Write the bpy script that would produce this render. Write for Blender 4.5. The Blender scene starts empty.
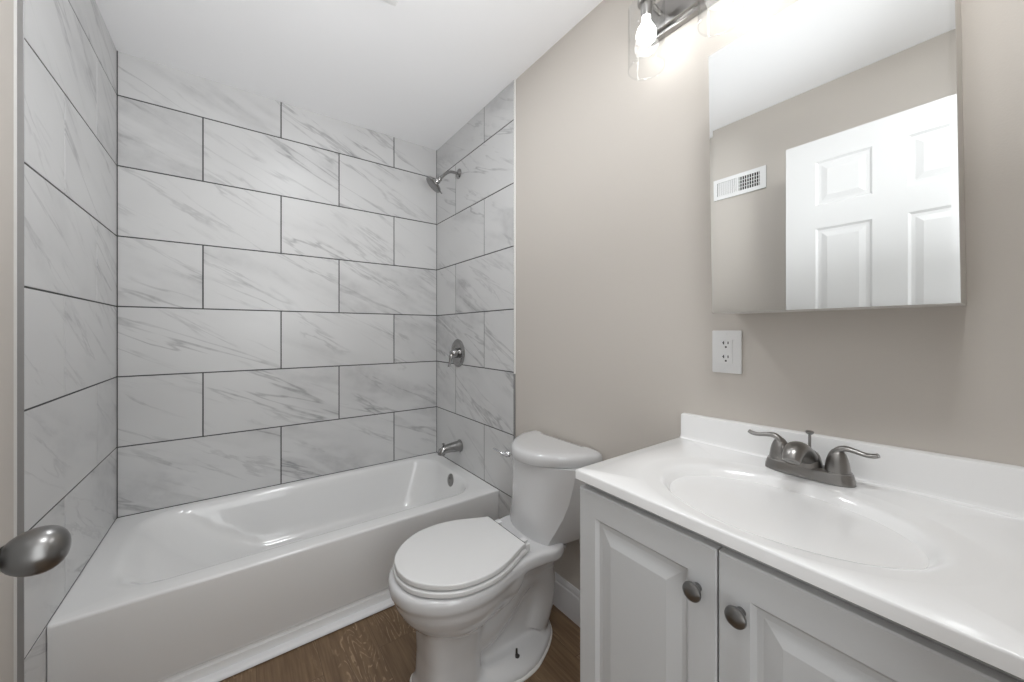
import bpy, bmesh, math, random
from mathutils import Vector, Matrix
random.seed(7)
SC = bpy.context.scene
COL = SC.collection
PI = math.pi

# ------------------------------------------------------------------ camera, world, light, exposure
PSI = math.atan(.7346)
cd = bpy.data.cameras.new('camera')
cam = bpy.data.objects.new('camera', cd); COL.objects.link(cam)
cd.sensor_fit = 'HORIZONTAL'; cd.sensor_width = 36.0
cd.lens = 373.0 / 1024 * 36
cd.shift_y = -8.7 / 1024
cd.clip_start = .01
cam.location = (0, 0, 1.152); cam.rotation_euler = (PI/2, 0, -PSI)
SC.camera = cam

w = bpy.data.worlds.new('world'); SC.world = w; w.use_nodes = True
w.node_tree.nodes['Background'].inputs[0].default_value = (1, .985, .96, 1)
w.node_tree.nodes['Background'].inputs[1].default_value = .6

def area(name, loc, rot, sx, sy, power, col=(1, 1, 1)):
    l = bpy.data.lights.new(name, 'AREA'); l.shape = 'RECTANGLE'; l.size = sx; l.size_y = sy
    l.energy = power; l.color = col
    o = bpy.data.objects.new(name, l); COL.objects.link(o); o.location = loc; o.rotation_euler = rot
    return o
# light of the hallway coming in through the open doorway
area('hall_light', (.08, -.55, 1.30), (PI/2, 0, 0), .72, 1.9, 8.0, (.95, .985, 1))
# added fill: two aimed up like bounced flash, one overhead at the entrance
area('bounce_fill', (.30, -.03, 1.42), (PI, 0, 0), .35, .06, 4.4, (.96, .985, 1))
area('bounce_fill', (.36, -.05, 1.25), (PI-1.0, 0, .12), .3, .06, 3.9, (.96, .98, 1)).data.spread = 1.5
area('entrance_fill', (.32, .05, 2.36), (0, 0, 0), .3, .3, 7.2, (.96, .985, 1))  # unseen overhead fill, no lamp known here
LENS = 38.0
BULB = 17.0

vs = SC.view_settings
SC.display_settings.display_device = 'sRGB'
vs.view_transform = 'Standard'; vs.look = 'None'; vs.gamma = 1; vs.use_curve_mapping = False
vs.exposure = 0.07
SC.cycles.max_bounces = 10; SC.cycles.diffuse_bounces = 6; SC.cycles.glossy_bounces = 5
SC.cycles.transparent_max_bounces = 12
SC.cycles.use_denoising = True
SC.cycles.caustics_reflective = False; SC.cycles.caustics_refractive = False
SC.cycles.sample_clamp_indirect = 4

# ------------------------------------------------------------------ materials
def lin(v):
    v /= 255.0
    return v/12.92 if v <= .04045 else ((v+.055)/1.055)**2.4
def rgb(r, g, b): return (lin(r), lin(g), lin(b), 1)
def newmat(name):
    m = bpy.data.materials.new(name); m.use_nodes = True
    return m, m.node_tree, m.node_tree.nodes['Principled BSDF']
def pmat(name, col, rough=.5, metal=0, coat=0, bump=0, bscale=200, spec=.5, var=0):
    m, nt, b = newmat(name)
    b.inputs['Base Color'].default_value = col
    b.inputs['Roughness'].default_value = rough; b.inputs['Metallic'].default_value = metal
    b.inputs['Specular IOR Level'].default_value = spec
    b.inputs['Coat Weight'].default_value = coat; b.inputs['Coat Roughness'].default_value = .06
    tc = nt.nodes.new('ShaderNodeTexCoord')
    n = nt.nodes.new('ShaderNodeTexNoise'); n.inputs['Scale'].default_value = bscale; n.inputs['Detail'].default_value = 3
    nt.links.new(tc.outputs['Object'], n.inputs['Vector'])
    if bump:
        bp = nt.nodes.new('ShaderNodeBump'); bp.inputs['Strength'].default_value = bump; bp.inputs['Distance'].default_value = .001
        nt.links.new(n.outputs['Fac'], bp.inputs['Height']); nt.links.new(bp.outputs[0], b.inputs['Normal'])
    if var:
        mr = nt.nodes.new('ShaderNodeMapRange'); mr.inputs['To Min'].default_value = rough-var; mr.inputs['To Max'].default_value = rough+var
        nt.links.new(n.outputs['Fac'], mr.inputs['Value']); nt.links.new(mr.outputs[0], b.inputs['Roughness'])
    return m
M = {}
M['paint'] = pmat('beige_paint', rgb(201, 195, 188), .62, bump=.25, bscale=260)
M['ceil'] = pmat('ceiling_paint', rgb(246, 246, 247), .8, bump=.2, bscale=200)
M['trimw'] = pmat('white_trim_paint', rgb(222, 222, 224), .35)
M['grille'] = pmat('grille_plastic', rgb(244, 244, 244), .5)
M['doorw'] = pmat('door_paint', rgb(208, 208, 208), .4, bump=.1, bscale=90)
M['enamel'] = pmat('white_enamel', rgb(230, 230, 230), .12, coat=.5)
M['china'] = pmat('vitreous_china', rgb(208, 208, 209), .08, coat=.6)
M['seat'] = pmat('seat_plastic', rgb(222, 222, 222), .25)
M['cab'] = pmat('thermofoil_white', rgb(200, 201, 202), .38)
M['marblew'] = pmat('cultured_marble', rgb(240, 240, 240), .16, coat=.3)
M['nickel'] = pmat('brushed_nickel', rgb(150, 148, 146), .28, metal=1, bump=.02, bscale=900)
M['darkn'] = pmat('satin_nickel', rgb(132, 131, 130), .3, metal=1)
M['nickels'] = pmat('polished_nickel', rgb(160, 159, 158), .13, metal=1)
M['chrome'] = pmat('chrome', rgb(200, 200, 202), .06, metal=1)
M['alu'] = pmat('edge_metal', rgb(160, 160, 160), .5, metal=.6, bscale=60, var=.12)
M['caulk'] = pmat('caulk', rgb(222, 221, 218), .6)
M['grout'] = pmat('grout', rgb(74, 74, 74), .9, bump=.4, bscale=500)
M['dark'] = pmat('dark_gap', rgb(22, 22, 22), .8)
M['bolt'] = pmat('dark_bolt', rgb(60, 58, 56), .5, metal=.6)
M['plastic'] = pmat('white_plastic', rgb(230, 230, 230), .3)
M['cream'] = pmat('cabinet_body_paint', rgb(215, 213, 208), .4)
M['mirror'] = pmat('mirror_silver', rgb(244, 246, 246), .0, metal=1)
M['mirror'].node_tree.nodes['Principled BSDF'].inputs['Roughness'].default_value = 0.0
M['frostg'] = pmat('bevelled_mirror_edge', rgb(235, 238, 236), .08, metal=1)

m, nt, b = newmat('bulb_glow')
b.inputs['Base Color'].default_value = (1, 1, 1, 1)
b.inputs['Emission Color'].default_value = (.99, .99, .98, 1); b.inputs['Emission Strength'].default_value = BULB
M['bulb'] = m

m, nt, b = newmat('added_lens_glow')  # glow of the lens added to the exhaust fan
b.inputs['Base Color'].default_value = (.9, .9, .9, 1)
b.inputs['Emission Color'].default_value = (.955, .98, 1, 1); b.inputs['Emission Strength'].default_value = LENS
M['lens'] = m

m, nt, b = newmat('clear_shade_glass'); nt.nodes.remove(b)
out = nt.nodes['Material Output']
tr = nt.nodes.new('ShaderNodeBsdfTransparent'); tr.inputs[0].default_value = (.95, .955, .955, 1)
gl = nt.nodes.new('ShaderNodeBsdfGlossy'); gl.inputs['Roughness'].default_value = .02
lw = nt.nodes.new('ShaderNodeLayerWeight'); lw.inputs['Blend'].default_value = .5
fp = nt.nodes.new('ShaderNodeMath'); fp.operation = 'POWER'; nt.links.new(lw.outputs['Facing'], fp.inputs[0]); fp.inputs[1].default_value = 3.5
fm = nt.nodes.new('ShaderNodeMath'); fm.operation = 'MULTIPLY_ADD'; nt.links.new(fp.outputs[0], fm.inputs[0]); fm.inputs[1].default_value = .55; fm.inputs[2].default_value = .03
mx = nt.nodes.new('ShaderNodeMixShader')
nt.links.new(fm.outputs[0], mx.inputs[0]); nt.links.new(tr.outputs[0], mx.inputs[1])
nt.links.new(gl.outputs[0], mx.inputs[2]); nt.links.new(mx.outputs[0], out.inputs['Surface'])
M['glass'] = m

def math_node(nt, op, a=None, bval=None, c=None):
    n = nt.nodes.new('ShaderNodeMath'); n.operation = op
    for i, v in enumerate((a, bval, c)):
        if v is None: continue
        if isinstance(v, (int, float)): n.inputs[i].default_value = v
        else: nt.links.new(v, n.inputs[i])
    return n.outputs[0]
def maprange(nt, v, a, b_, c, d, smooth=True):
    n = nt.nodes.new('ShaderNodeMapRange')
    if smooth: n.interpolation_type = 'SMOOTHSTEP'
    nt.links.new(v, n.inputs['Value'])
    for k, x in zip(('From Min', 'From Max', 'To Min', 'To Max'), (a, b_, c, d)): n.inputs[k].default_value = x
    return n.outputs[0]
def mapping(nt, src, loc=(0,0,0), rot=(0,0,0), sc=(1,1,1)):
    n = nt.nodes.new('ShaderNodeMapping'); nt.links.new(src, n.inputs['Vector'])
    n.inputs['Location'].default_value = loc; n.inputs['Rotation'].default_value = rot; n.inputs['Scale'].default_value = sc
    return n.outputs[0]
def noise(nt, src, scale, detail=3, rough=.5, dist=0):
    n = nt.nodes.new('ShaderNodeTexNoise'); nt.links.new(src, n.inputs['Vector'])
    n.inputs['Scale'].default_value = scale; n.inputs['Detail'].default_value = detail
    n.inputs['Roughness'].default_value = rough; n.inputs['Distortion'].default_value = dist
    return n.outputs['Fac']
def ramp(nt, fac, stops):
    n = nt.nodes.new('ShaderNodeValToRGB'); nt.links.new(fac, n.inputs[0])
    e = n.color_ramp.elements
    while len(e) < len(stops): e.new(.5)
    for i, (p, c) in enumerate(stops): e[i].position = p; e[i].color = c
    return n.outputs[0]

# marble tile: thin grey veins that run down to the right in each tile's own coordinates
m, nt, b = newmat('marble_tile')
at = nt.nodes.new('ShaderNodeAttribute'); at.attribute_name = 'tc'
src = at.outputs['Vector']
def veins(ang, sx, sy, sc, width, mscale, lo, hi):
    r = mapping(nt, src, rot=(0, 0, math.radians(ang)))
    s = mapping(nt, r, sc=(sx, sy, 1))
    n1 = noise(nt, s, sc, 4, .55, .35)
    a = math_node(nt, 'ABSOLUTE', math_node(nt, 'SUBTRACT', n1, .5))
    v = maprange(nt, a, 0, width, 1, 0)
    mk_ = maprange(nt, noise(nt, s, mscale, 2, .5), lo, hi, 0, 1)
    return math_node(nt, 'MULTIPLY', v, mk_)
v1 = veins(25, .6, 4.6, 1.5, .024, 1.3, .46, .62)
v2 = veins(30, 1.0, 6.0, 2.3, .045, 2.1, .50, .68)
v3 = veins(20, .8, 3.0, 1.5, .11, 1.1, .46, .66)
tot = math_node(nt, 'ADD', math_node(nt, 'MULTIPLY', v1, .5), math_node(nt, 'MULTIPLY', v2, .32))
tot = math_node(nt, 'ADD', tot, math_node(nt, 'MULTIPLY', v3, .27))
fine = maprange(nt, noise(nt, src, 22, 5, .6), .3, .7, .6, 1.1)
tot = math_node(nt, 'MULTIPLY', tot, fine)
cl = noise(nt, src, 2.6, 2, .5)
tot = math_node(nt, 'ADD', tot, math_node(nt, 'MULTIPLY', maprange(nt, cl, .35, .7, 0, 1), .07))
c = ramp(nt, tot, [(0, rgb(209, 209, 209)), (.5, rgb(174, 174, 175)), (1, rgb(134, 134, 137))])
nt.links.new(c, b.inputs['Base Color'])
b.inputs['Roughness'].default_value = .34; b.inputs['Coat Weight'].default_value = .0
M['tile'] = m

# vinyl wood planks running along y, .183 m wide
m, nt, b = newmat('oak_plank')
tc = nt.nodes.new('ShaderNodeTexCoord'); P = tc.outputs['Object']
sw = mapping(nt, P, loc=(.9, .35, 0), rot=(0, 0, PI/2))
bk = nt.nodes.new('ShaderNodeTexBrick'); nt.links.new(mapping(nt, P, loc=(.25, .016, 0), rot=(0, 0, -PI/2)), bk.inputs['Vector'])
bk.inputs['Scale'].default_value = 1; bk.inputs['Brick Width'].default_value = 1.22; bk.inputs['Row Height'].default_value = .183
bk.inputs['Mortar Size'].default_value = .0009; bk.inputs['Mortar Smooth'].default_value = .3; bk.offset = .37
bk.inputs['Color1'].default_value = (0, 0, 0, 1); bk.inputs['Color2'].default_value = (1, 1, 1, 1); bk.inputs['Mortar'].default_value = (.5, .5, .5, 1)
sepc = nt.nodes.new('ShaderNodeSeparateColor'); nt.links.new(bk.outputs['Color'], sepc.inputs[0])
pid = sepc.outputs[0]
comb = nt.nodes.new('ShaderNodeCombineXYZ'); nt.links.new(math_node(nt, 'MULTIPLY', pid, 3.7), comb.inputs[0]); nt.links.new(math_node(nt, 'MULTIPLY', pid, 9.1), comb.inputs[1])
va = nt.nodes.new('ShaderNodeVectorMath'); va.operation = 'ADD'; nt.links.new(P, va.inputs[0]); nt.links.new(comb.outputs[0], va.inputs[1])
Q = va.outputs[0]
# cathedral grain: contour lines of a stretched noise
st = mapping(nt, Q, sc=(7.5, 1.5, 1))
n1 = noise(nt, st, 1.0, 2, .4, .25)
wob = noise(nt, mapping(nt, Q, sc=(60, 14, 1)), 1.0, 2, .5)
f = math_node(nt, 'ADD', math_node(nt, 'MULTIPLY', n1, 34), math_node(nt, 'MULTIPLY', wob, .7))
fr = math_node(nt, 'FRACT', f)
ln = maprange(nt, math_node(nt, 'ABSOLUTE', math_node(nt, 'SUBTRACT', fr, .5)), .0, .17, 1, 0)
mask = maprange(nt, noise(nt, mapping(nt, Q, sc=(5, 1.6, 1)), 1.2, 1), .48, .6, 0, 1)
brk = maprange(nt, noise(nt, mapping(nt, Q, sc=(90, 30, 1)), 1, 2), .4, .56, 0, 1)
ln = math_node(nt, 'MULTIPLY', math_node(nt, 'MULTIPLY', ln, mask), brk)
streak = noise(nt, mapping(nt, Q, sc=(95, 4, 1)), 1, 4, .65)
base = nt.nodes.new('ShaderNodeMixRGB'); base.blend_type = 'MIX'
nt.links.new(maprange(nt, streak, .25, .75, 0, 1, False), base.inputs[0])
base.inputs[1].default_value = rgb(98, 76, 55); base.inputs[2].default_value = rgb(142, 118, 91)
b2 = nt.nodes.new('ShaderNodeMixRGB'); b2.blend_type = 'MULTIPLY'; b2.inputs[0].default_value = 1
nt.links.new(base.outputs[0], b2.inputs[1])
nt.links.new(ramp(nt, pid, [(0, (.82, .80, .78, 1)), (1, (1.0, 1.0, 1.0, 1))]), b2.inputs[2])
b3 = nt.nodes.new('ShaderNodeMixRGB'); nt.links.new(math_node(nt, 'MULTIPLY', ln, .42), b3.inputs[0])
nt.links.new(b2.outputs[0], b3.inputs[1]); b3.inputs[2].default_value = rgb(196, 172, 142)
b4 = nt.nodes.new('ShaderNodeMixRGB'); nt.links.new(math_node(nt, 'MULTIPLY', bk.outputs['Fac'], .75), b4.inputs[0])
nt.links.new(b3.outputs[0], b4.inputs[1]); b4.inputs[2].default_value = rgb(60, 44, 30)
nt.links.new(b4.outputs[0], b.inputs['Base Color']); b.inputs['Roughness'].default_value = .5
M['floor'] = m

# ------------------------------------------------------------------ geometry helpers
ORG = {}                                   # world origin of every thing, so that parts can be built in room coordinates
def link(name, bm, mat, parent=None, ang=35, kind=None):
    bmesh.ops.recalc_face_normals(bm, faces=bm.faces)
    me = bpy.data.meshes.new(name)
    o = bpy.data.objects.new(name, me); COL.objects.link(o)
    if parent is not None:
        org = ORG[parent.name]; o.parent = parent
    else:
        cs = [v.co for v in bm.verts]
        org = Vector(((min(c.x for c in cs)+max(c.x for c in cs))/2, (min(c.y for c in cs)+max(c.y for c in cs))/2, min(c.z for c in cs)))
        o.location = org
    ORG[o.name] = org
    bmesh.ops.translate(bm, vec=-org, verts=bm.verts)
    bm.to_mesh(me); bm.free()
    for mm in (mat if isinstance(mat, (list, tuple)) else [mat]): me.materials.append(mm)
    for p in me.polygons: p.use_smooth = True
    me.set_sharp_from_angle(angle=math.radians(ang))
    if kind: o['kind'] = kind
    return o
def thing(name, label, cat, loc, group=None):
    o = bpy.data.objects.new(name, None); COL.objects.link(o); o.location = loc; o.empty_display_size = .05
    ORG[o.name] = Vector(loc); o['label'] = label; o['category'] = cat
    if group: o['group'] = group
    return o
def tag(o, label, cat, group=None):
    o['label'] = label; o['category'] = cat
    if group: o['group'] = group
    return o
def struct(name, bm, mat, parent=None, ang=35):
    return link(name, bm, mat, parent, ang, 'structure')

def box(bm, x0, x1, y0, y1, z0, z1, bev=0, seg=2):
    vs_ = [bm.verts.new((x, y, z)) for x in (x0, x1) for y in (y0, y1) for z in (z0, z1)]
    fs = [(0,1,3,2), (4,6,7,5), (0,4,5,1), (2,3,7,6), (0,2,6,4), (1,5,7,3)]
    faces = [bm.faces.new([vs_[i] for i in f]) for f in fs]
    if bev:
        es = list({e for f in faces for e in f.edges})
        bmesh.ops.bevel(bm, geom=es, offset=bev, segments=seg, profile=.5, affect='EDGES')
    return bm
def nb(): return bmesh.new()
def bx(*a, **k): return box(nb(), *a, **k)
def loft(bm, rings, cap0=True, cap1=True, closed=True):
    R = [[bm.verts.new(p) for p in r] for r in rings]
    n = len(R[0])
    for a, b_ in zip(R, R[1:]):
        for i in range(n if closed else n-1):
            j = (i+1) % n
            bm.faces.new((a[i], a[j], b_[j], b_[i]))
    if cap0: bm.faces.new(list(reversed(R[0])))
    if cap1: bm.faces.new(R[-1])
    return bm
def frame(d):
    d = Vector(d).normalized()
    u = d.cross(Vector((0, 0, 1)))
    if u.length < 1e-4: u = Vector((1, 0, 0))
    u.normalize(); return d, u, u.cross(d).normalized()
def lathe(bm, origin, axis, prof, n=32, cap0=True, cap1=True, squash=None):
    d, u, v = frame(axis); o = Vector(origin); rings = []
    for s, r in prof:
        rings.append([o + d*s + (u*math.cos(2*PI*i/n) + v*math.sin(2*PI*i/n))*max(r, 1e-4) for i in range(n)])
    return loft(bm, rings, cap0, cap1)
def tube(bm, pts, rad, n=16, flat=None, sub=6):
    pts = [Vector(p) for p in pts]
    if not isinstance(rad, (list, tuple)): rad = [rad]*len(pts)
    # Catmull-Rom
    P_, R_ = [], []
    for i in range(len(pts)-1):
        p0 = pts[max(i-1, 0)]; p1 = pts[i]; p2 = pts[i+1]; p3 = pts[min(i+2, len(pts)-1)]
        for k in range(sub):
            t = k/sub
            P_.append(.5*((2*p1) + (p2-p0)*t + (2*p0-5*p1+4*p2-p3)*t*t + (3*p1-p0-3*p2+p3)*t**3))
            R_.append(rad[i]*(1-t) + rad[i+1]*t)
    P_.append(pts[-1]); R_.append(rad[-1])
    rings = []; up = None
    for i, p in enumerate(P_):
        d = (P_[min(i+1, len(P_)-1)] - P_[max(i-1, 0)]).normalized()
        if up is None: _, u, v = frame(d)
        else:
            u = (up - d*up.dot(d)).normalized(); v = u.cross(d).normalized()
        up = u; fl = flat if flat else 1
        rings.append([p + (u*math.cos(2*PI*k/n) + v*fl*math.sin(2*PI*k/n))*R_[i] for k in range(n)])
    return loft(bm, rings)
def sphere(bm, c, r, sc=(1, 1, 1), u=24, v=14):
    res = bmesh.ops.create_uvsphere(bm, u_segments=u, v_segments=v, radius=r)
    bmesh.ops.scale(bm, vec=sc, verts=res['verts']); bmesh.ops.translate(bm, vec=c, verts=res['verts'])
    return bm
def ray_rr(cx, cy, th, x0, x1, y0, y1, r):
    """point of a rounded rectangle in direction th from (cx, cy)"""
    dx, dy = math.cos(th), math.sin(th)
    mx_, my_ = (x0+x1)/2, (y0+y1)/2; hx, hy = (x1-x0)/2, (y1-y0)/2
    def sd(t):
        qx = abs(cx+dx*t-mx_)-(hx-r); qy = abs(cy+dy*t-my_)-(hy-r)
        return math.hypot(max(qx, 0), max(qy, 0)) + min(max(qx, qy), 0) - r
    a, b_ = 0, 5
    for _ in range(50):
        m_ = (a+b_)/2
        if sd(m_) > 0: b_ = m_
        else: a = m_
    return cx+dx*a, cy+dy*a
def polyplate(bm, pts2, z0, z1, bev=.004):
    """horizontal plate with rounded top and bottom edges from an outline"""
    n = len(pts2); cx = sum(p[0] for p in pts2)/n; cy = sum(p[1] for p in pts2)/n
    def off(d):
        out_ = []
        for i, (x, y) in enumerate(pts2):
            a = pts2[i-1]; c_ = pts2[(i+1) % n]
            t = Vector((c_[0]-a[0], c_[1]-a[1])).normalized(); nn = Vector((t.y, -t.x))
            if nn.dot(Vector((x-cx, y-cy))) < 0: nn = -nn
            out_.append((x-nn.x*d, y-nn.y*d))
        return out_
    rings = []
    K = 4
    for k in range(K+1):
        a = PI/2*k/K; rings.append([(x, y, z0+bev*(1-math.sin(a))) for x, y in off(bev*(1-math.cos(a)))][:] if False else [(x, y, z0+bev*(1-math.cos(a))) for x, y in off(bev*(1-math.sin(a)))])
    for k in range(K+1):
        a = PI/2*k/K; rings.append([(x, y, z1-bev*(1-math.sin(a))) for x, y in off(bev*(1-math.cos(a)))])
    return loft(bm, rings)
def smooth_outline(ctrl, n):
    """closed Catmull-Rom through control points"""
    P_ = [Vector((a, b_, 0)) for a, b_ in ctrl]; m_ = len(P_); out_ = []
    for i in range(m_):
        p0, p1, p2, p3 = P_[i-1], P_[i], P_[(i+1) % m_], P_[(i+2) % m_]
        for k in range(n):
            t = k/n
            q = .5*((2*p1) + (p2-p0)*t + (2*p0-5*p1+4*p2-p3)*t*t + (3*p1-p0-3*p2+p3)*t**3)
            out_.append((q.x, q.y))
    return out_
def interp(tab, x):
    for (a, va_), (b_, vb_) in zip(tab, tab[1:]):
        if a <= x <= b_: return va_ + (vb_-va_)*(x-a)/(b_-a)
    return tab[0][1] if x < tab[0][0] else tab[-1][1]

# ------------------------------------------------------------------ room
XL, XR, YB, ZC = -.4255, 1.081, 2.330, 2.381       # tile faces and ceiling
PL, PR = -.438, 1.089                              # painted wall faces
YTL, YTR = 1.454, 1.460                            # front ends of the tiled strips
YN = -.075                                         # inner face of the wall with the doorway
struct('floor', bx(-1.2, 2.0, -1.6, YB+.1, -.04, 0), M['floor'])
struct('ceiling', bx(PL-.1, PR+.1, -.2, YB+.1, ZC, ZC+.05), M['ceil'])
cb = nb()                                          # board over the tub, a few mm lower, with a feathered seam
loft(cb, [[(x, 1.50, ZC+.0004), (x, 1.60, ZC-.0022), (x, YB, ZC-.0022), (x, YB, ZC+.001)] for x in (XL, XR)])
struct('trim_1', cb, M['ceil'], ang=5)
wl = struct('wall_left', bx(PL-.1, PL, YN-.1, YB+.1, 0, ZC), M['paint'])
wr = struct('wall_right', bx(PR, PR+.1, YN-.1, YB+.1, 0, ZC), M['paint'])
wb = struct('wall_back', bx(PL, PR, YB+.008, YB+.1, 0, ZC), M['grout'])
DX0, DX1 = -.29, .44
nw = nb()
box(nw, PL, DX0, YN-.1, YN, 0, ZC); box(nw, DX1, PR, YN-.1, YN, 0, ZC); box(nw, DX0, DX1, YN-.1, YN, 2.06, ZC)
struct('wall_front', nw, M['paint'])

ROWZ = [.3425 + .3075*k for k in range(7)] + [ZC]
def tile_field(parent, name, to3, rows, u0, u1, joints, face_n):
    """rows: list of (z0, z1, parity); joints[parity] = joint positions along u. to3(u, z, d) with d metres into the wall"""
    bm = nb(); lay = bm.verts.layers.float_vector.new('tc')
    g = .0027
    def quad(pts, mi):
        f = bm.faces.new(pts); f.material_index = mi
    for (z0, z1, par) in rows:
        js = [u0] + [j for j in joints[par] if u0+.02 < j < u1-.02] + [u1]
        for a, c_ in zip(js, js[1:]):
            off = Vector((random.uniform(0, 40), random.uniform(0, 40), random.uniform(0, 9)))
            aa = a + (0.001 if a == u0 else g); cc = c_ - (.001 if c_ == u1 else g)
            za = z0 + g; zz = z1 - (.001 if z1 >= ZC else g)
            e = .0008
            def vv(u, z, d):
                v = bm.verts.new(to3(u, z, d)); v[lay] = off + Vector((u, z, 0)); return v
            F_ = [vv(aa+e, za+e, 0), vv(cc-e, za+e, 0), vv(cc-e, zz-e, 0), vv(aa+e, zz-e, 0)]
            S = [vv(aa, za, e), vv(cc, za, e), vv(cc, zz, e), vv(aa, zz, e)]
            B = [vv(aa, za, .006), vv(cc, za, .006), vv(cc, zz, .006), vv(aa, zz, .006)]
            quad(F_, 0)
            for i in range(4):
                j = (i+1) % 4
                quad([F_[i], F_[j], S[j], S[i]], 0); quad([S[i], S[j], B[j], B[i]], 0)
    # grout bed
    z0 = rows[0][0]; z1 = rows[-1][1]
    G = [bm.verts.new(to3(u, z, d)) for d in (.0016, .0078) for (u, z) in ((u0, z0), (u1, z0), (u1, z1), (u0, z1))]
    for f in ((0,1,2,3), (4,5,6,7), (0,1,5,4), (1,2,6,5), (2,3,7,6), (3,0,4,7)): quad([G[i] for i in f], 1)
    org = ORG[parent.name]
    me = bpy.data.meshes.new(name); bmesh.ops.recalc_face_normals(bm, faces=bm.faces)
    bmesh.ops.translate(bm, vec=-org, verts=bm.verts); bm.to_mesh(me); bm.free()
    me.materials.append(M['tile']); me.materials.append(M['grout'])
    o = bpy.data.objects.new(name, me); COL.objects.link(o); o.parent = parent; o['kind'] = 'structure'
    return o
rows = [(ROWZ[k], ROWZ[k+1], (7-k) % 2) for k in range(7)]       # parity 1: rows 1, 3, 5, 7 counted from the ceiling
side_rows = [(.0, ROWZ[0], 0)] + rows
tile_field(wb, 'marble_tiling', lambda u, z, d: (u, YB+d, z), side_rows, XL, XR, {1: [.185, .791], 0: [-.136, .471]}, None)
tile_field(wl, 'marble_tiling', lambda u, z, d: (XL-d, u, z), side_rows, YTL, YB, {1: [1.725], 0: [2.046]}, None)
tile_field(wr, 'marble_tiling', lambda u, z, d: (XR+d, YB-(u-0), z), side_rows, 0, YB-YTR, {1: [YB-1.729], 0: [YB-2.060]}, None)
# metal edge strip on the left, caulk bead on the right, dark corner joints
e = nb(); box(e, PL, XL+.0008, YTL-.0035, YTL, 0, ZC, .0008, 1)
pts = []
struct('trim_2', e, M['alu'])
e = nb(); random.seed(3)
loft(e, [[(PL+.0002, YTL-.012, z), (PL+.002+random.uniform(-.0006, .0008), YTL-.008, z), (PL+.003, YTL-.0034, z), (PL+.0002, YTL-.0034, z)] for z in [k*ZC/40 for k in range(41)]])
struct('trim_3', e, M['caulk'])
e = nb()
loft(e, [[(PR-.0002, YTR-.009, z), (PR-.004+random.uniform(-.0006, .0006), YTR-.008, z), (XR+.0015, YTR-.0004, z), (PR-.0002, YTR-.0004, z)] for z in [.95+k*(ZC-.95)/30 for k in range(31)]])
struct('trim_4', e, M['caulk'])
e = nb(); box(e, PR-.006, PR-.0002, YTR-.006, YTR-.0004, 0, .949)
struct('trim_5', e, M['alu'])
e = nb(); box(e, XL, XL+.003, YB-.003, YB, ROWZ[0], ZC-.0); box(e, XR-.0022, XR, YB-.0022, YB, ROWZ[0], ZC)
struct('trim_6', e, M['grout'])

# baseboard along the right wall, moulded top
def baseboard(name, x_face, y0, y1, sgn):
    prof = [(0, 0), (.0135, 0), (.0135, .098), (.0125, .104), (.0095, .108), (.0095, .112), (.0085, .120), (.006, .126), (.004, .132), (0, .132)]
    bm = nb(); loft(bm, [[(x_face+sgn*d, y, z) for d, z in prof] for y in (y0, y1)])
    return struct(name, bm, M['trimw'], ang=25)
baseboard('baseboard_right', PR, .59, YTR-.010, -1)
baseboard('baseboard_left', PL, YN, YTL-.014, 1)

# open door lying along the left wall, six panels
DFX = -.250
door = struct('door_1', bx(DFX-.034, DFX-.0005, -.040, .672, .012, 2.036, .0015, 1), M['doorw'])
def raised_panel(bm, to3, u0, u1, v0, v1, depth, groove, bevel, hole_outer=None):
    """groove then sloping field, inside the outline; to3(u, v, d): d>0 into the door"""
    rs = [(0, 0), (groove*.45, depth), (groove, depth), (groove+bevel, depth*.12), (groove+bevel+.0005, depth*.1)]
    rings = []
    for ins, d in rs:
        rings.append([to3(u0+ins, v0+ins, d), to3(u1-ins, v0+ins, d), to3(u1-ins, v1-ins, d), to3(u0+ins, v1-ins, d)])
    loft(bm, rings, cap0=False, cap1=True)
def panelled_face(bm, to3, U, V, holes, **kw):
    """flat face U x V with rectangular holes filled by raised panels"""
    us = sorted({U[0], U[1]} | {h[0] for h in holes} | {h[1] for h in holes})
    vs_ = sorted({V[0], V[1]} | {h[2] for h in holes} | {h[3] for h in holes})
    for a, b_ in zip(us, us[1:]):
        for c_, d in zip(vs_, vs_[1:]):
            mu, mv = (a+b_)/2, (c_+d)/2
            if any(h[0] < mu < h[1] and h[2] < mv < h[3] for h in holes): continue
            bm.faces.new([bm.verts.new(to3(u, v, 0)) for u, v in ((a, c_), (b_, c_), (b_, d), (a, d))])
    for h in holes: raised_panel(bm, to3, *h, **kw)
    bmesh.ops.remove_doubles(bm, verts=bm.verts, dist=1e-5)
holes = []
for (a, b_) in ((.075, .263), (.366, .557)):
    for (c_, d) in ((1.732, 1.934), (.98, 1.628), (.22, .80)): holes.append((a, b_, c_, d))
bm = nb()
fx = DFX+.0065
panelled_face(bm, lambda u, v, d: (fx-d, u, v), (-.040, .672), (.012, 2.036), holes, depth=.006, groove=.020, bevel=.022)
for a, b_ in (((-.040, .012), (.672, .012)), ((.672, .012), (.672, 2.036)), ((.672, 2.036), (-.040, 2.036)), ((-.040, 2.036), (-.040, .012))):
    bm.faces.new([bm.verts.new(p) for p in ((fx, a[0], a[1]), (fx, b_[0], b_[1]), (DFX-.0005, b_[0], b_[1]), (DFX-.0005, a[0], a[1]))])
bmesh.ops.remove_doubles(bm, verts=bm.verts, dist=1e-5)
struct('door_face', bm, M['doorw'], door, ang=10)
KY, KZ = .634, .914
bm = nb()
lathe(bm, (fx, KY, KZ), (1, 0, 0), [(0, .032), (.004, .032), (.007, .029), (.009, .015), (.012, .0105), (.038, .0095), (.0435, .0125)])
struct('door_rosette', bm, M['darkn'], door)
bm = nb()
prof = []
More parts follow.
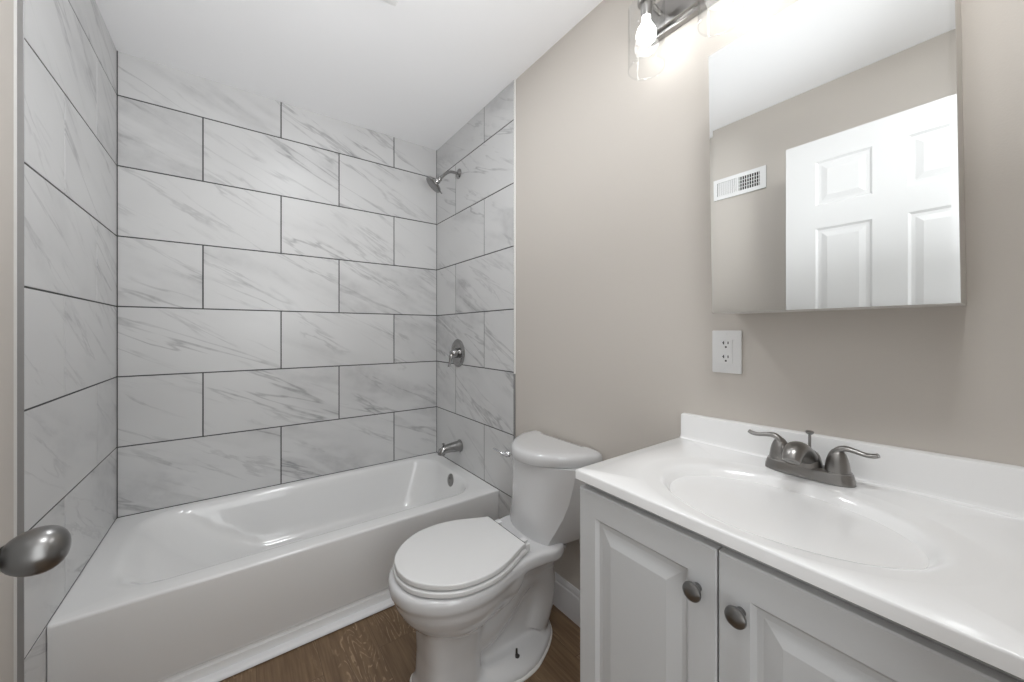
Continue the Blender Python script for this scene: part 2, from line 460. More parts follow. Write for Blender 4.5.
for k in range(17):
    a = PI*k/16; s = .066 - .025*math.cos(a); prof.append((s, .0243*math.sin(a)**.85 * (1 + .10*math.cos(PI-a))))
prof[0] = (.041, .006); prof[-1] = (prof[-1][0], .0005)
lathe(bm, (fx, KY, KZ), (1, 0, 0), prof, 40)
struct('door_knob', bm, M['darkn'], door, ang=60)
for k, z in enumerate((.25, 1.02, 1.80)):
    bm = nb(); box(bm, DFX-.03, DFX+.004, -.047, -.0405, z, z+.09); struct('door_hinge', bm, M['darkn'], door)
# casing of the doorway
bm = nb()
box(bm, DX0-.055, DX0, YN, YN+.012, 0, 2.115, .002, 1); box(bm, DX1, DX1+.055, YN, YN+.012, 0, 2.115, .002, 1); box(bm, DX0, DX1, YN, YN+.012, 2.06, 2.115, .002, 1)
struct('trim_7', bm, M['trimw'])

# ------------------------------------------------------------------ bathtub
TX0, TX1, TYB = XL+.002, XR-.002, YB-.002
ccx, ccy = (TX0+TX1)/2-.0, 1.97
def angs(n, corners):
    A = [2*PI*i/n for i in range(n)]
    for (x, y) in corners:
        t = math.atan2(y-ccy, x-ccx) % (2*PI)
        k = min(range(len(A)), key=lambda i: abs(((A[i]-t+PI) % (2*PI))-PI)); A[k] = t
    return sorted(A)
A = angs(144, [(TX0, 1.59), (TX1, 1.59), (TX0, TYB), (TX1, TYB)])
def outer(z, yf, ins=0):
    out_ = []
    for th in A:
        x, y = ray_rr(ccx, ccy, th, TX0+ins, TX1-ins, 1.59, TYB-ins, .0001)
        if y < 1.5901 + 1e-3: y = yf
        out_.append((x, y, z))
    return out_
def inner(z, x0, x1, y0, y1, r):
    return [(*ray_rr(ccx, ccy, th, x0, x1, y0, y1, r), z) for th in A]
ZR = ROWZ[0]
rings = [outer(0, 1.590), outer(.046, 1.590), outer(.049, 1.598), outer(.057, 1.600), outer(.063, 1.592), outer(.076, 1.587), outer(.30, 1.586), outer(ZR-.010, 1.584), outer(ZR-.004, 1.585), outer(ZR-.001, 1.588), outer(ZR+.0002, 1.594, .0)]
o_in = (-.330, 1.000, 1.672, 2.285)
rings += [inner(ZR, o_in[0]-.030, o_in[1]+.014, o_in[2]-.022, o_in[3]+.012, .15),
          inner(ZR-.0012, o_in[0]-.016, o_in[1]+.009, o_in[2]-.012, o_in[3]+.008, .145),
          inner(ZR-.005, o_in[0]-.002, o_in[1]+.003, o_in[2]-.003, o_in[3]+.002, .14),
          inner(ZR-.012, o_in[0]+.010, o_in[1]-.001, o_in[2]+.005, o_in[3]-.003, .14),
          inner(ZR-.024, o_in[0]+.026, o_in[1]-.005, o_in[2]+.012, o_in[3]-.009, .14),
          inner(ZR-.045, o_in[0]+.048, o_in[1]-.009, o_in[2]+.018, o_in[3]-.014, .14),
          inner(ZR-.10, o_in[0]+.100, o_in[1]-.019, o_in[2]+.029, o_in[3]-.024, .15),
          inner(ZR-.18, o_in[0]+.19, o_in[1]-.045, o_in[2]+.045, o_in[3]-.040, .16),
          inner(.115, o_in[0]+.265, o_in[1]-.065, o_in[2]+.062, o_in[3]-.057, .16),
          inner(.088, o_in[0]+.31, o_in[1]-.085, o_in[2]+.082, o_in[3]-.075, .15),
          inner(.076, o_in[0]+.36, o_in[1]-.12, o_in[2]+.115, o_in[3]-.11, .13),
          inner(.072, o_in[0]+.45, o_in[1]-.20, o_in[2]+.18, o_in[3]-.18, .08)]
bm = nb(); loft(bm, rings)
tub = thing('bathtub', 'white alcove bathtub with a flat apron set between the marble tiled walls', 'bathtub', ((TX0+TX1)/2, 1.96, 0))
link('tub_body', bm, M['enamel'], tub, ang=50)
bm = nb()
oc = Vector((.9945, 1.95, .296))
ax = Vector((-1, 0, .16)).normalized()
lathe(bm, oc, ax, [(-.004, .035), (.003, .036), (.006, .034), (.0075, .026), (.008, .010)])
ovp = link('overflow_plate', bm, M['nickel'], tub)
bm = nb(); lathe(bm, oc+ax*.008+Vector((0, 0, .012)), ax, [(0, .004), (.003, .004), (.004, .002)]); lathe(bm, oc+ax*.008-Vector((0, 0, .012)), ax, [(0, .004), (.003, .004), (.004, .002)])
link('screw', bm, M['darkn'], ovp)
bm = nb(); lathe(bm, (.70, 1.97, .0725), (0, 0, 1), [(0, .03), (.003, .03), (.005, .026), (.005, .01)])
link('drain', bm, M['chrome'], tub)
# strip of quarter round at the foot of the tub
bm = nb(); random.seed(5)
prof = [(1.5895, 0), (1.564, 0), (1.5575, .0045), (1.5585, .011), (1.564, .0158), (1.574, .0178), (1.5895, .0185)]
loft(bm, [[(x, y, z) for y, z in prof] for x in (XL+.002, XR-.002)])
tag(link('floor_moulding', bm, M['trimw'], None, 50), 'white moulding strip on the floor along the foot of the tub', 'moulding')

# shower head, valve, spout on the right tiled wall
sh = thing('wall_shower', 'nickel shower head on a bent arm high on the marble tile', 'shower head', (XR, 2.015, 2.113))
bm = nb(); lathe(bm, (XR, 2.015, 2.113), (-1, 0, 0), [(0, .030), (.003, .030), (.008, .025), (.012, .014), (.014, .011)])
link('flange', bm, M['nickels'], sh)
bm = nb(); tube(bm, [(XR-.002, 2.015, 2.113), (1.045, 2.015, 2.114), (1.015, 2.015, 2.108), (.985, 2.015, 2.085), (.958, 2.015, 2.055)], .0085)
link('arm', bm, M['nickels'], sh)
hd = Vector((-.62, 0, -.62)).normalized(); hd = Vector((-.66, .20, -.70)).normalized()
hc = Vector((.953, 2.015, 2.050))
bm = nb(); sphere(bm, hc, .0145)
lathe(bm, hc, hd, [(.004, .012), (.012, .017), (.020, .018), (.026, .016), (.032, .024), (.040, .042), (.045, .052), (.051, .055), (.056, .053)], 40)
hh = link('spray_head', bm, M['nickels'], sh)
bm = nb(); lathe(bm, hc, hd, [(.0562, .050), (.0585, .048), (.0595, .030), (.059, .012)], 40)
for k in range(12):
    a = 2*PI*k/12; d_, u_, v_ = frame(hd); p = hc + hd*.058 + (u_*math.cos(a)+v_*math.sin(a))*.038
    lathe(bm, p, hd, [(0, .0026), (.003, .0022), (.0035, .001)], 8)
link('spray_face', bm, M['darkn'], hh)
bm = nb(); d_, u_, v_ = frame(hd); p = hc + hd*.054
pp = hc + hd*.050 + (Vector((0, 0, -1)) - hd*Vector((0, 0, -1)).dot(hd)).normalized()*.053
tube(bm, [pp, pp + (pp-(hc+hd*.052)).normalized()*.016], [.0045, .0035], 10, sub=2)
link('spray_tab', bm, M['darkn'], hh)

va_ = thing('shower_valve', 'round nickel tub and shower valve with lever handle on the marble tile', 'valve', (XR, 2.028, 1.026))
VC = Vector((XR, 2.026, 1.026))
bm = nb(); lathe(bm, VC, (-1, 0, 0), [(0, .085), (.003, .085), (.007, .081), (.010, .070), (.011, .055), (.008, .050), (.008, .030)], 48)
link('escutcheon', bm, M['nickels'], va_)
bm = nb(); lathe(bm, VC, (-1, 0, 0), [(.006, .029), (.020, .028), (.034, .024), (.045, .019), (.052, .012), (.054, .003)], 32)
hub = link('handle_hub', bm, M['nickels'], va_)
bm = nb(); tube(bm, [VC+Vector((-.040, 0, 0)), VC+Vector((-.052, -.004, -.02)), VC+Vector((-.056, -.004, -.05)), VC+Vector((-.064, -.002, -.082))], [.013, .012, .009, .008], 14, .7)
link('lever', bm, M['nickels'], va_)

sp = thing('tub_spout', 'nickel tub spout with a diverter knob just above the tub rim', 'spout', (XR, 2.0, .468))
bm = nb()
tube(bm, [(XR, 2.0, .468), (1.068, 2.0, .468), (1.03, 2.0, .467), (.992, 2.0, .465), (.972, 2.0, .461), (.960, 2.0, .450), (.957, 2.0, .436)], [.034, .032, .029, .0255, .0245, .023, .0215], 28)
link('spout_body', bm, M['nickels'], sp)
bm = nb(); lathe(bm, (.970, 2.0, .480), (0, 0, 1), [(0, .004), (.012, .004), (.014, .0075), (.020, .0075), (.022, .004)], 16)
link('diverter_knob', bm, M['nickels'], sp)
bm = nb(); lathe(bm, (XR, 2.0, .468), (-1, 0, 0), [(0, .036), (.006, .036), (.009, .033)], 32)
link('wall_ring', bm, M['nickels'], sp)

# ------------------------------------------------------------------ toilet (axis along -x, against the right wall)
TY = 1.115
toil = thing('toilet', 'white two-piece toilet with closed lid between the tub and the vanity', 'toilet', (.74, TY, 0))
def sym(tab, n=40, squareback=True):
    """outline symmetric about TY from (x, half width) table"""
    xs = [tab[0][0] + (tab[-1][0]-tab[0][0])*(1-math.cos(PI*k/n))/2 for k in range(n+1)]
    up = [(x, TY+interp_s(tab, x)) for x in xs]; dn = [(x, TY-interp_s(tab, x)) for x in reversed(xs)]
    if tab[0][1] == 0: dn = dn[:-1]
    if tab[-1][1] == 0: dn = dn[1:]
    return up + dn
def interp_s(tab, x):
    """monotone-ish cubic through the table"""
    if x <= tab[0][0]: return tab[0][1]
    if x >= tab[-1][0]: return tab[-1][1]
    for i in range(len(tab)-1):
        if tab[i][0] <= x <= tab[i+1][0]: break
    x0, y0 = tab[i]; x1, y1 = tab[i+1]
    def sl(k):
        if k <= 0: return (tab[1][1]-tab[0][1])/(tab[1][0]-tab[0][0])*1.6
        if k >= len(tab)-1: return (tab[-1][1]-tab[-2][1])/(tab[-1][0]-tab[-2][0])
        return (tab[k+1][1]-tab[k-1][1])/(tab[k+1][0]-tab[k-1][0])
    h = x1-x0; t = (x-x0)/h; m0, m1 = sl(i)*h, sl(i+1)*h
    return (2*t**3-3*t**2+1)*y0 + (t**3-2*t**2+t)*m0 + (-2*t**3+3*t**2)*y1 + (t**3-t**2)*m1
RIM = [(.368, .0), (.378, .055), (.40, .098), (.44, .140), (.50, .172), (.57, .184), (.64, .178), (.71, .158), (.78, .144), (.85, .148), (.90, .157), (.935, .150), (.962, .128), (.98, .09)]
bm = nb()
rim = sym(RIM)
polyplate(bm, rim, .345, .392, .012)
# bowl: rim outline shrinking downwards
rings = []
for z, k, xc, kx in ((.365, .985, .60, .985), (.345, .96, .60, .965), (.315, .93, .60, .925), (.285, .86, .60, .86), (.255, .76, .60, .76), (.225, .62, .60, .60), (.20, .45, .60, .42), (.185, .25, .60, .2)):
    rings.append([(xc+(x-xc)*kx if x < .80 else min(xc+(x-xc)*kx, .80), TY+(y-TY)*k, z) for x, y in sym([(a, b_) for a, b_ in RIM[:9]] + [(.80, .10), (.81, .0)], 30)])
loft(bm, rings)
# front pedestal
rings = []
for z, x0, x1, hw in ((0, .455, .66, .098), (.02, .456, .66, .097), (.04, .462, .655, .094), (.12, .466, .65, .092), (.20, .462, .66, .098), (.27, .450, .70, .112)):
    rings.append([(*p, z) for p in [( (x0+x1)/2 + (x1-x0)/2*math.copysign(abs(math.cos(t))**.55, math.cos(t)), TY + hw*math.copysign(abs(math.sin(t))**.6, math.sin(t))) for t in [2*PI*k/32 for k in range(32)]]])
loft(bm, rings)
# trapway loop
tube(bm, [(.60, TY, .17), (.66, TY, .155), (.73, TY, .19), (.80, TY, .25), (.87, TY, .275), (.925, TY, .24), (.935, TY, .16), (.918, TY, .09), (.90, TY, .05)], [.080, .085, .082, .08, .078, .076, .074, .072, .070], 20)
# web between, rear column and deck support
box(bm, .60, .95, TY-.045, TY+.045, .01, .30)
rings = []
for z, x0, x1, hw in ((.20, .80, .99, .05), (.27, .78, 1.0, .075), (.32, .74, 1.015, .105), (.36, .70, 1.03, .14)):
    rings.append([((x0+x1)/2 + (x1-x0)/2*math.copysign(abs(math.cos(t))**.6, math.cos(t)), TY + hw*math.copysign(abs(math.sin(t))**.6, math.sin(t)), z) for t in [2*PI*k/32 for k in range(32)]])
loft(bm, rings)
# foot
FOOT = [(.452, .0), (.458, .07), (.50, .098), (.58, .104), (.66, .122), (.74, .140), (.82, .136), (.88, .112), (.93, .084), (.975, .045), (1.0, .0)]
ft = sym(FOOT)
rings = [[(x, y, 0) for x, y in ft], [(x, y, .014) for x, y in ft]]
for z, k in ((.018, .985), (.024, .94), (.034, .80), (.048, .60)):
    rings.append([(.74+(x-.74)*(.5+.5*k), TY+(y-TY)*k, z) for x, y in ft])
loft(bm, rings)
tmp_me = bpy.data.meshes.new('t'); bmesh.ops.recalc_face_normals(bm, faces=bm.faces); bm.to_mesh(tmp_me); bm.free()
tmp = bpy.data.objects.new('t', tmp_me); COL.objects.link(tmp)
rm = tmp.modifiers.new('r', 'REMESH'); rm.mode = 'VOXEL'; rm.voxel_size = .0048
smo = tmp.modifiers.new('s', 'SMOOTH'); smo.factor = .5; smo.iterations = 26
dg = bpy.context.evaluated_depsgraph_get()
bme = bpy.data.meshes.new_from_object(tmp.evaluated_get(dg))
bpy.data.objects.remove(tmp); 
bm = nb(); bm.from_mesh(bme)
for v in bm.verts:
    if v.co.z < .003: v.co.z = 0
bowl = link('bowl', bm, M['china'], toil, ang=80)
# caulk line round the foot
bm = nb(); sc_ = [(.74+(x-.74)*1.012, TY+(y-TY)*1.035) for x, y in ft]
loft(bm, [[(x, y, 0) for x, y in sc_], [(x, y, .004) for x, y in sc_], [(.74+(x-.74)*.99, TY+(y-TY)*.98, .010) for x, y in ft]])
link('caulk_bead', bm, M['caulk'], toil)
LID = [(.388, .0), (.397, .052), (.42, .096), (.46, .137), (.515, .168), (.57, .179), (.63, .177), (.69, .160), (.74, .137), (.775, .121), (.792, .117)]
SEAT = [(a-(.003 if a < .6 else -.004), b_+(.003 if b_ > 0 else 0)) for a, b_ in LID]
bm = nb(); polyplate(bm, sym(SEAT), .3955, .4115, .004); link('seat', bm, M['seat'], toil, ang=60)
bm = nb(); polyplate(bm, sym(LID), .4155, .433, .004)
lid = link('lid', bm, M['seat'], toil, ang=60)
for s in (-1, 1):
    bm = nb(); box(bm, .785, .822, TY+s*.078-.014, TY+s*.078+.014, .392, .424, .004); link('hinge', bm, M['seat'], toil)
bm = nb(); box(bm, .770, .812, TY-.116, TY-.104, .396, .424, .003); link('seat_bumper', bm, M['seat'], toil)
for s in (-1, 1):
    bm = nb(); p = (.772, TY+s*.091, .036)
    lathe(bm, p, (0, 0, 1), [(0, .011), (.006, .011), (.008, .007), (.010, .004), (.028, .0035), (.029, .002)], 16)
    link('floor_bolt', bm, M['bolt'], toil)
# tank
def tank_ring(z, hw, ds, dc, v8=.80, xb=1.074, grow=0, r=.012):
    """D-shaped section: straight back, side faces of depth ds, bowed front of depth dc"""
    pts = []
    N = 28
    for k in range(N+1):
        v = -1 + 2*k/N
        pts.append((xb - (ds + (dc-ds)*(1-abs(v)**2.2)), TY-.008 + hw*v*1.0))
    a = [(xb, TY-.008-hw*.97), (xb-.012, TY-.008-hw), (xb-ds*.5, TY-.008-hw)]
    c_ = [(xb-ds*.5, TY-.008+hw), (xb-.012, TY-.008+hw), (xb, TY-.008+hw*.97)]
    return [(x, y, z) for x, y in a + pts + c_]
TC = TY-.010
def tring(z, hb, hf, xc, bow):
    front = []
    N = 30
    for k in range(N+1):
        v = -1 + 2*k/N
        front.append((xc - bow*(1-abs(v)**2.2), TC+hf*v))
    side = lambda s_: [(1.074, TC+s_*(hb-.006)), (1.068, TC+s_*hb), ((1.068+xc)/2, TC+s_*(hb*.5+hf*.5+.004))]
    return [(x, y, z) for x, y in side(-1) + front + list(reversed(side(1)))]
bm = nb()
loft(bm, [tring(*a_) for a_ in ((.372,.100,.075,.895,.015),(.374,.120,.093,.889,.018),(.382,.140,.108,.886,.022),(.41,.152,.120,.890,.028),(.44,.162,.133,.902,.042),(.49,.173,.150,.925,.062),(.54,.181,.163,.94,.076),(.60,.188,.176,.948,.083),(.667,.193,.186,.955,.09))])
tank = link('tank', bm, M['china'], toil, ang=30)
def lid_ring(z, ins):
    hw = .205-ins; pts = []
    N = 40
    for k in range(N+1):
        v = -1 + 2*k/N
        pts.append((1.076 - (.055 + (.175-ins)*max(1-abs(v)**2.3, 0)**1.0) , TY-.008+hw*v))
    # round the front corners
    q = [(1.076-ins*.3, TY-.008-hw*.985), (1.07, TY-.008-hw), (1.045, TY-.008-hw)] + pts[1:-1] + [(1.045, TY-.008+hw), (1.07, TY-.008+hw), (1.076-ins*.3, TY-.008+hw*.985)]
    return [(x, y, z) for x, y in q]
bm = nb()
loft(bm, [lid_ring(.667, .012), lid_ring(.668, .004), lid_ring(.672, 0), lid_ring(.692, 0), lid_ring(.702, .003), lid_ring(.708, .008), lid_ring(.712, .018), lid_ring(.714, .035), lid_ring(.715, .08)])
link('tank_lid', bm, M['china'], toil, ang=50)
bm = nb(); lp = Vector((.885, TY+.125, .640))
lp = Vector((.905, TY+.150, .645))
lathe(bm, lp, (-1, .45, 0), [(-.01, .013), (.004, .013), (.008, .011), (.014, .008), (.020, .007)], 20)
lev = link('flush_handle', bm, M['chrome'], toil)
bm = nb(); q = lp+Vector((-.016, .008, .002)); tube(bm, [q, q+Vector((-.008, .020, .006)), q+Vector((-.010, .055, .010))], [.006, .0055, .005], 12, .7)
link('flush_lever', bm, M['chrome'], toil)

# ------------------------------------------------------------------ vanity cabinet, top, faucet
CH = .839
CXF, CY1, CY0 = .6226, .602, -.062
def shear(bm):
    """the cabinet stands a hair out of parallel with the wall"""
    for v in bm.verts:
        k = (PR-v.co.x)/(PR-CXF)
        v.co.x -= .0226*(CY1-v.co.y)*max(min(k, 1.1), 0)
    return bm
BX = .6505                                     # front of the cabinet box; doors stand before it
van = thing('vanity_cabinet', 'white two-door bathroom vanity cabinet under the sink top', 'cabinet', (.86, .27, 0))
bm = nb()
for b6 in ((BX, PR-.002, .5825, .5985, .09, CH-.0245), (BX, PR-.002, -.048, -.032, .09, CH-.0245), (PR-.010, PR-.002, -.032, .5825, .09, CH-.0245),
           (BX, PR-.010, -.032, .5825, .09, .106), (BX+.001, BX+.009, -.032, .5825, CH-.065, CH-.0245), (BX, BX+.018, .272, .308, .106, CH-.065)):
    box(bm, *b6)
link('cabinet_box', shear(bm), M['cab'], van)
bm = nb(); box(bm, BX+.06, PR-.002, -.046, .596, 0, .0895); link('toe_kick', shear(bm), M['cab'], van)
def cab_door(y0, y1, ky, kz, label=None):
    z0, z1 = .105, .799; fx_ = .632
    bm = nb()
    mg = .047
    panelled_face(bm, lambda u, v, d: (fx_+d, u, v), (y0+.0025, y1-.0025), (z0+.0025, z1-.0025), [(y0+mg, y1-mg, z0+.055, z1-.055)], depth=.007, groove=.016, bevel=.026)
    Y = (y0+.0025, y1-.0025, y0, y1); Z = (z0+.0025, z1-.0025, z0, z1)
    f0 = [(fx_, Y[0], Z[0]), (fx_, Y[1], Z[0]), (fx_, Y[1], Z[1]), (fx_, Y[0], Z[1])]
    f1 = [(fx_+.0025, Y[2], Z[2]), (fx_+.0025, Y[3], Z[2]), (fx_+.0025, Y[3], Z[3]), (fx_+.0025, Y[2], Z[3])]
    f2 = [(fx_+.0175, p[1], p[2]) for p in f1]
    loft(bm, [f0, f1, f2], cap0=False, cap1=True)
    bmesh.ops.remove_doubles(bm, verts=bm.verts, dist=1e-5)
    d = link('door', shear(bm), M['cab'], van, ang=12)
    bm = nb(); lathe(bm, (fx_, ky, kz), (-1, 0, 0), [(0, .007), (.003, .0065), (.009, .0060), (.013, .009), (.016, .0145), (.019, .0158), (.022, .0150), (.025, .011), (.0265, .005), (.027, .001)], 32)
    link('knob', shear(bm), M['darkn'], d)
cab_door(.2915, .5985, .322, .722)
cab_door(-.045, .2885, .254, .722)
# countertop with integral oval bowl
top = thing('vanity_countertop', 'glossy white sink top with a moulded oval basin and backsplash', 'countertop', (.855, .27, CH-.024))
SXc, SYc = .812, .272; SA, SB = .147, .210
def trect(ins, z):
    out_ = []
    for th in AT:
        x, y = ray_rr(SXc, SYc, th, CXF+ins, PR-.001, CY0+ins, CY1-ins, .0001); out_.append((x, y, z))
    return out_
ccx, ccy = SXc, SYc
AT = angs(160, [(CXF, CY0), (CXF, CY1), (PR-.001, CY0), (PR-.001, CY1)])
def ell(k, z, kx=1, ky=1, dx=0):
    return [(SXc+dx+SA*k*kx*math.cos(th2(th)), SYc+SB*k*ky*math.sin(th2(th)), z) for th in AT]
def th2(th):   # parameter whose ellipse point lies in direction th
    return math.atan2(math.sin(th)/SB, math.cos(th)/SA)
bm = nb()
rings = [trect(.03, CH-.0235), trect(.003, CH-.0235), trect(.0, CH-.021), trect(0, CH-.004), trect(.0006, CH-.0009), trect(.0018, CH)]
rings += [ell(1.24, CH), ell(1.22, CH-.0004), ell(1.15, CH-.0018), ell(1.09, CH-.0028), ell(1.05, CH-.0036), ell(1.02, CH-.0050), ell(.995, CH-.0080), ell(.965, CH-.0135), ell(.92, CH-.024), ell(.85, CH-.040), ell(.75, CH-.059), ell(.62, CH-.077), ell(.46, CH-.090), ell(.30, CH-.096), ell(.15, CH-.099)]
loft(bm, rings)
link('basin_top', shear(bm), M['marblew'], top, ang=50)
bm = nb()                                             # backsplash, slightly taller towards the near end
def bsec(y, h):
    x0 = PR-.021
    return [(PR-.001, y, CH-.002), (x0-.010, y, CH-.002), (x0-.010, y, CH+.0003), (x0-.004, y, CH+.003), (x0-.001, y, CH+.010), (x0, y, CH+h-.004), (x0+.0015, y, CH+h-.001), (x0+.004, y, CH+h), (PR-.001, y, CH+h+.001)]
loft(bm, [bsec(CY1-.0045, .066), bsec(CY1-.002, .069), bsec(.35, .0735), bsec(0, .081), bsec(CY0+.001, .0815)])
link('backsplash', bm, M['marblew'], top, ang=40)
bm = nb(); lathe(bm, (SXc, SYc, CH-.100), (0, 0, 1), [(0, .022), (.003, .022), (.004, .018), (.0035, .014), (.006, .012), (.007, .004)], 28)
link('drain', bm, M['chrome'], top)

fau = thing('faucet', 'brushed nickel two-handle centerset faucet behind the oval basin', 'faucet', (1.012, .276, CH))
FX = 1.008
def stad(z, hl, hw):
    return [(FX + hw*math.copysign(abs(math.cos(t))**.8, math.cos(t)), .276 + hl*math.copysign(abs(math.sin(t))**.55, math.sin(t)), z) for t in [2*PI*k/56 for k in range(56)]]
bm = nb(); loft(bm, [stad(CH+.0003, .080, .029), stad(CH+.010, .0795, .0285), stad(CH+.013, .078, .027), stad(CH+.015, .078, .0268), stad(CH+.0215, .076, .0245), stad(CH+.0235, .072, .021)])
link('base', bm, M['nickel'], fau, ang=30)
for s in (-1, 1):
    hy = .276 + s*.051
    bm = nb(); lathe(bm, (FX, hy, CH+.021), (0, 0, 1), [(0, .0235), (.003, .0235), (.0035, .0214), (.012, .0205), (.022, .0190), (.031, .0168), (.039, .0138), (.045, .0102), (.049, .006), (.0505, .001)], 32)
    h_ = link('handle', bm, M['nickel'], fau, ang=50)
    bm = nb()
    z0 = CH+.021+.040
    tube(bm, [(FX, hy-s*.004, z0-.012), (FX-.001, hy, z0+.004), (FX-.002, hy+s*.012, z0+.0125), (FX-.004, hy+s*.028, z0+.0115), (FX-.005, hy+s*.044, z0+.0085), (FX-.006, hy+s*.056, z0+.0095), (FX-.006, hy+s*.063, z0+.0125)], [.010, .0118, .0102, .0080, .0070, .0078, .0070], 16, .62)
    link('lever', bm, M['nickel'], h_, ang=60)
bm = nb()
tube(bm, [(FX+.016, .276, CH+.026), (FX+.004, .276, CH+.034), (FX-.018, .276, CH+.047), (FX-.045, .276, CH+.062), (FX-.070, .276, CH+.068), (FX-.088, .276, CH+.062), (FX-.098, .276, CH+.050)], [.015, .0200, .0215, .0205, .0195, .0180, .0150], 28, .85)
lathe(bm, (FX, .276, CH+.0215), (0, 0, 1), [(0, .027), (.010, .0255), (.022, .0225), (.030, .0185), (.035, .010)], 28)
spt = link('spout', bm, M['nickel'], fau, ang=60)
bm = nb(); lathe(bm, (FX-.086, .276, CH+.054), (-.25, 0, -1), [(-.004, .0135), (.006, .0135), (.008, .010)], 24); link('aerator', bm, M['darkn'], spt)
bm = nb(); lathe(bm, (1.022, .276, CH+.020), (0, 0, 1), [(0, .0028), (.066, .0028), (.067, .005), (.070, .0078), (.073, .0082), (.0745, .006), (.075, .001)], 16)
link('pop_up_rod', bm, M['nickel'], fau)

# ------------------------------------------------------------------ mirror cabinet
mc = thing('mirror_cabinet', 'frameless mirrored medicine cabinet on the beige wall above the sink', 'mirror', (PR, .26, 1.2))
MX = .950
q = [(.462, 1.843), (.453, 1.200), (.057, 1.200), (.065, 1.860)]
bm = nb()
def inq(d, x):
    sy = [-d, -d, d, d]; sz = [-d, d, d, -d]
    return [(x, q[i][0]+sy[i], q[i][1]+sz[i]) for i in range(4)]
loft(bm, [inq(.0012, MX+.020), inq(.0012, PR-.0005)])
link('cabinet_box', bm, M['cream'], mc)
bm = nb(); loft(bm, [inq(.0, MX+.0195), inq(0, MX+.004)]); link('door_panel', bm, M['cream'], mc)
bm = nb(); loft(bm, [inq(0, MX+.0038), inq(0, MX+.0004), inq(.008, MX), inq(.0081, MX)])
link('mirror_glass', bm, M['mirror'], mc, ang=.2)

# ------------------------------------------------------------------ vanity light
vl = thing('vanity_light', 'brushed nickel bath bar light with clear glass cylinder shades above the mirror', 'lamp', (PR, .447, 2.08))
bm = nb(); box(bm, PR-.022, PR-.0005, .447-.262, .447+.262, 2.082, 2.192, .004); box(bm, PR-.036, PR-.022, .447-.25, .447+.25, 2.094, 2.180, .003)
link('back_plate', bm, M['nickel'], vl)
LXX = .982
for k in range(3):
    y = .447 + .213*(1-k)
    bm = nb()
    tube(bm, [(PR-.034, y, 2.140), (1.03, y, 2.142), (LXX+.012, y, 2.152), (LXX, y, 2.150)], .007, 12)
    lathe(bm, (LXX, y, 2.150), (0, 0, -1), [(-.012, .010), (-.006, .020), (.004, .024), (.012, .026), (.018, .024), (.019, .017), (.050, .0155), (.058, .014)], 28)
    ho = link('lamp_holder', bm, M['nickel'], vl)
    bm = nb(); R = .052
    lathe(bm, (LXX, y, 2.139), (0, 0, -1), [(0, .018), (.003, .030), (.010, .041), (.020, R), (.198, R), (.200, R+.0008), (.2015, R+.0004), (.2015, R-.0014), (.199, R-.002), (.196, R-.0012)], 48, False, False)
    link('glass_shade', bm, M['glass'], vl, ang=60)
    bm = nb(); lathe(bm, (LXX, y, 2.092), (0, 0, -1), [(0, .012), (.012, .0125), (.022, .016), (.034, .0235), (.046, .028), (.056, .0285), (.066, .025), (.074, .018), (.079, .008), (.0795, .001)], 28)
    link('bulb', bm, M['bulb'], vl)

# ------------------------------------------------------------------ outlet below the mirror
ou = thing('wall_outlet', 'white double electrical outlet on the beige wall below the mirror', 'outlet', (PR, .481, 1.04))
y0, y1, z0, z1 = .440, .5165, 1.040, 1.157
bm = nb(); box(bm, PR-.006, PR-.0002, y0, y1, z0, z1, .002); link('cover_plate', bm, M['plastic'], ou)
ym = (y0+y1)/2; zm = (z0+z1)/2
bm = nb(); box(bm, PR-.0085, PR-.005, ym-.0165, ym+.0165, zm-.0335, zm+.0335, .0008, 1); rc = link('receptacle', bm, M['plastic'], ou)
for s in (-1, 1):
    bm = nb(); zc = zm+s*.0190; xx = PR-.0087
    box(bm, xx, xx+.001, ym+.0045, ym+.0070, zc+.001, zc+.010); box(bm, xx, xx+.001, ym-.0070, ym-.0045, zc+.002, zc+.009); box(bm, xx, xx+.001, ym+.0070, ym+.0095, zc+.0045, zc+.0065)
    lathe(bm, (xx, ym, zc-.006), (1, 0, 0), [(0, .0026), (.001, .0026)], 12)
    link('slots', bm, M['dark'], rc)
for s in (-1, 1):
    bm = nb(); lathe(bm, (PR-.006, ym, zm+s*.0485), (-1, 0, 0), [(-.001, .0032), (.0008, .0030), (.0012, .002)], 14); link('screw', bm, M['plastic'], ou)

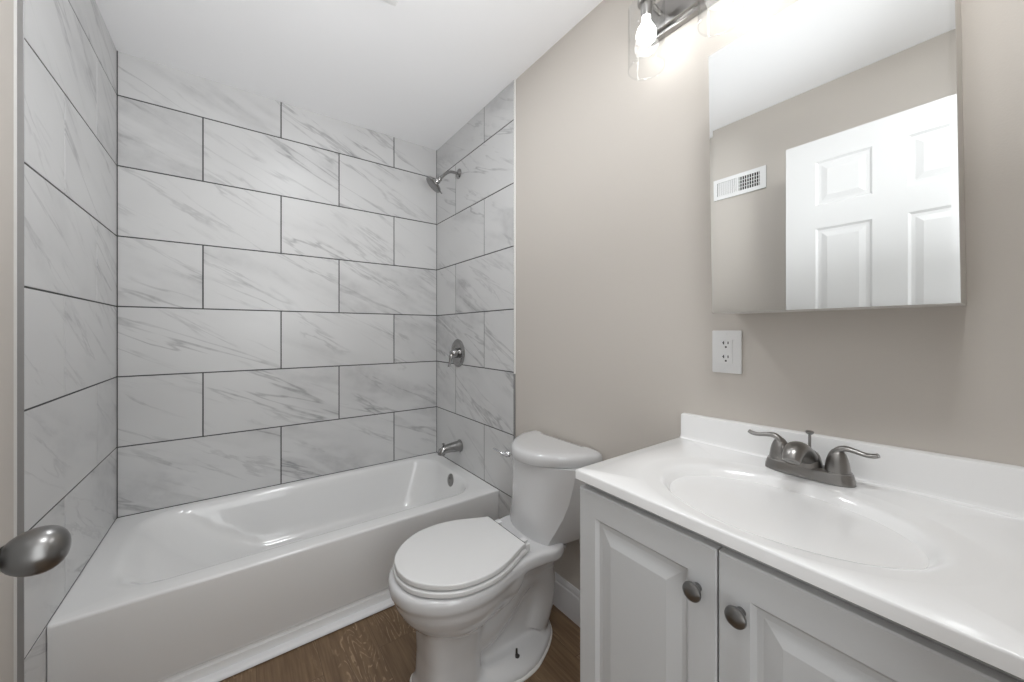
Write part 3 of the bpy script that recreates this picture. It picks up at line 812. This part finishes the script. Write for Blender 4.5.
# ------------------------------------------------------------------ air register on the left wall (seen in the mirror)
av = thing('air_register', 'white wall air register high on the left wall, seen in the mirror', 'vent', (PL, .967, 1.947))
ya, yb, za, zb = .823, 1.111, 1.947, 2.069
X0 = PL+.0004
bm = nb()
for a in ((ya, yb, za, za+.022), (ya, yb, zb-.022, zb), (ya, ya+.030, za+.022, zb-.022), (yb-.030, yb, za+.022, zb-.022), ((ya+yb)/2-.005, (ya+yb)/2+.005, za+.022, zb-.022)):
    box(bm, X0, X0+.007, *a)
link('frame', bm, M['plastic'], av)
bm = nb(); box(bm, X0, X0+.0012, ya+.028, yb-.028, za+.02, zb-.02); link('duct_opening', bm, M['dark'], av)
bm = nb(); ym = (ya+yb)/2
for k in range(9):
    y = ya+.034 + k*.0122
    box(bm, X0+.001, X0+.006, y, y+.0032, za+.022, zb-.022)
for k in range(1, 4):
    z = za+.022 + k*.0195
    box(bm, X0+.001, X0+.0055, ya+.030, ym-.005, z-.0012, z+.0012)
for k in range(9):
    y = ym+.006 + k*.0118
    loft(bm, [[(X0+.0035, y, z), (X0+.0055, y+.0008, z), (X0+.0035, y+.0112, z), (X0+.0015, y+.0108, z)] for z in (za+.022, zb-.022)])
link('louvers', bm, M['plastic'], av)

# ------------------------------------------------------------------ ceiling fan grille, one corner in view
cf = thing('ceiling_fan_fill', 'white square exhaust fan with an added light on the ceiling, one corner at the top edge', 'ceiling fan', (.34, 1.24, ZC-.016))
bm = nb(); x0, x1, y0, y1 = .200, .478, 1.105, 1.390
rings = []
for ins, z in ((0, ZC-.0005), (0, ZC-.006), (.004, ZC-.010), (.020, ZC-.015), (.022, ZC-.016)):
    rings.append([(*ray_rr((x0+x1)/2, (y0+y1)/2, 2*PI*k/64+.001, x0+ins, x1-ins, y0+ins, y1-ins, .008), z) for k in range(64)])
loft(bm, rings); link('cover', bm, M['grille'], cf, ang=20)
bm = nb(); box(bm, x0+.045, x1-.045, y0+.045, y1-.045, ZC-.0195, ZC-.0155, .001, 1)  # unseen glowing lens, added to light the room from above
link('added_light_lens', bm, M['lens'], cf)
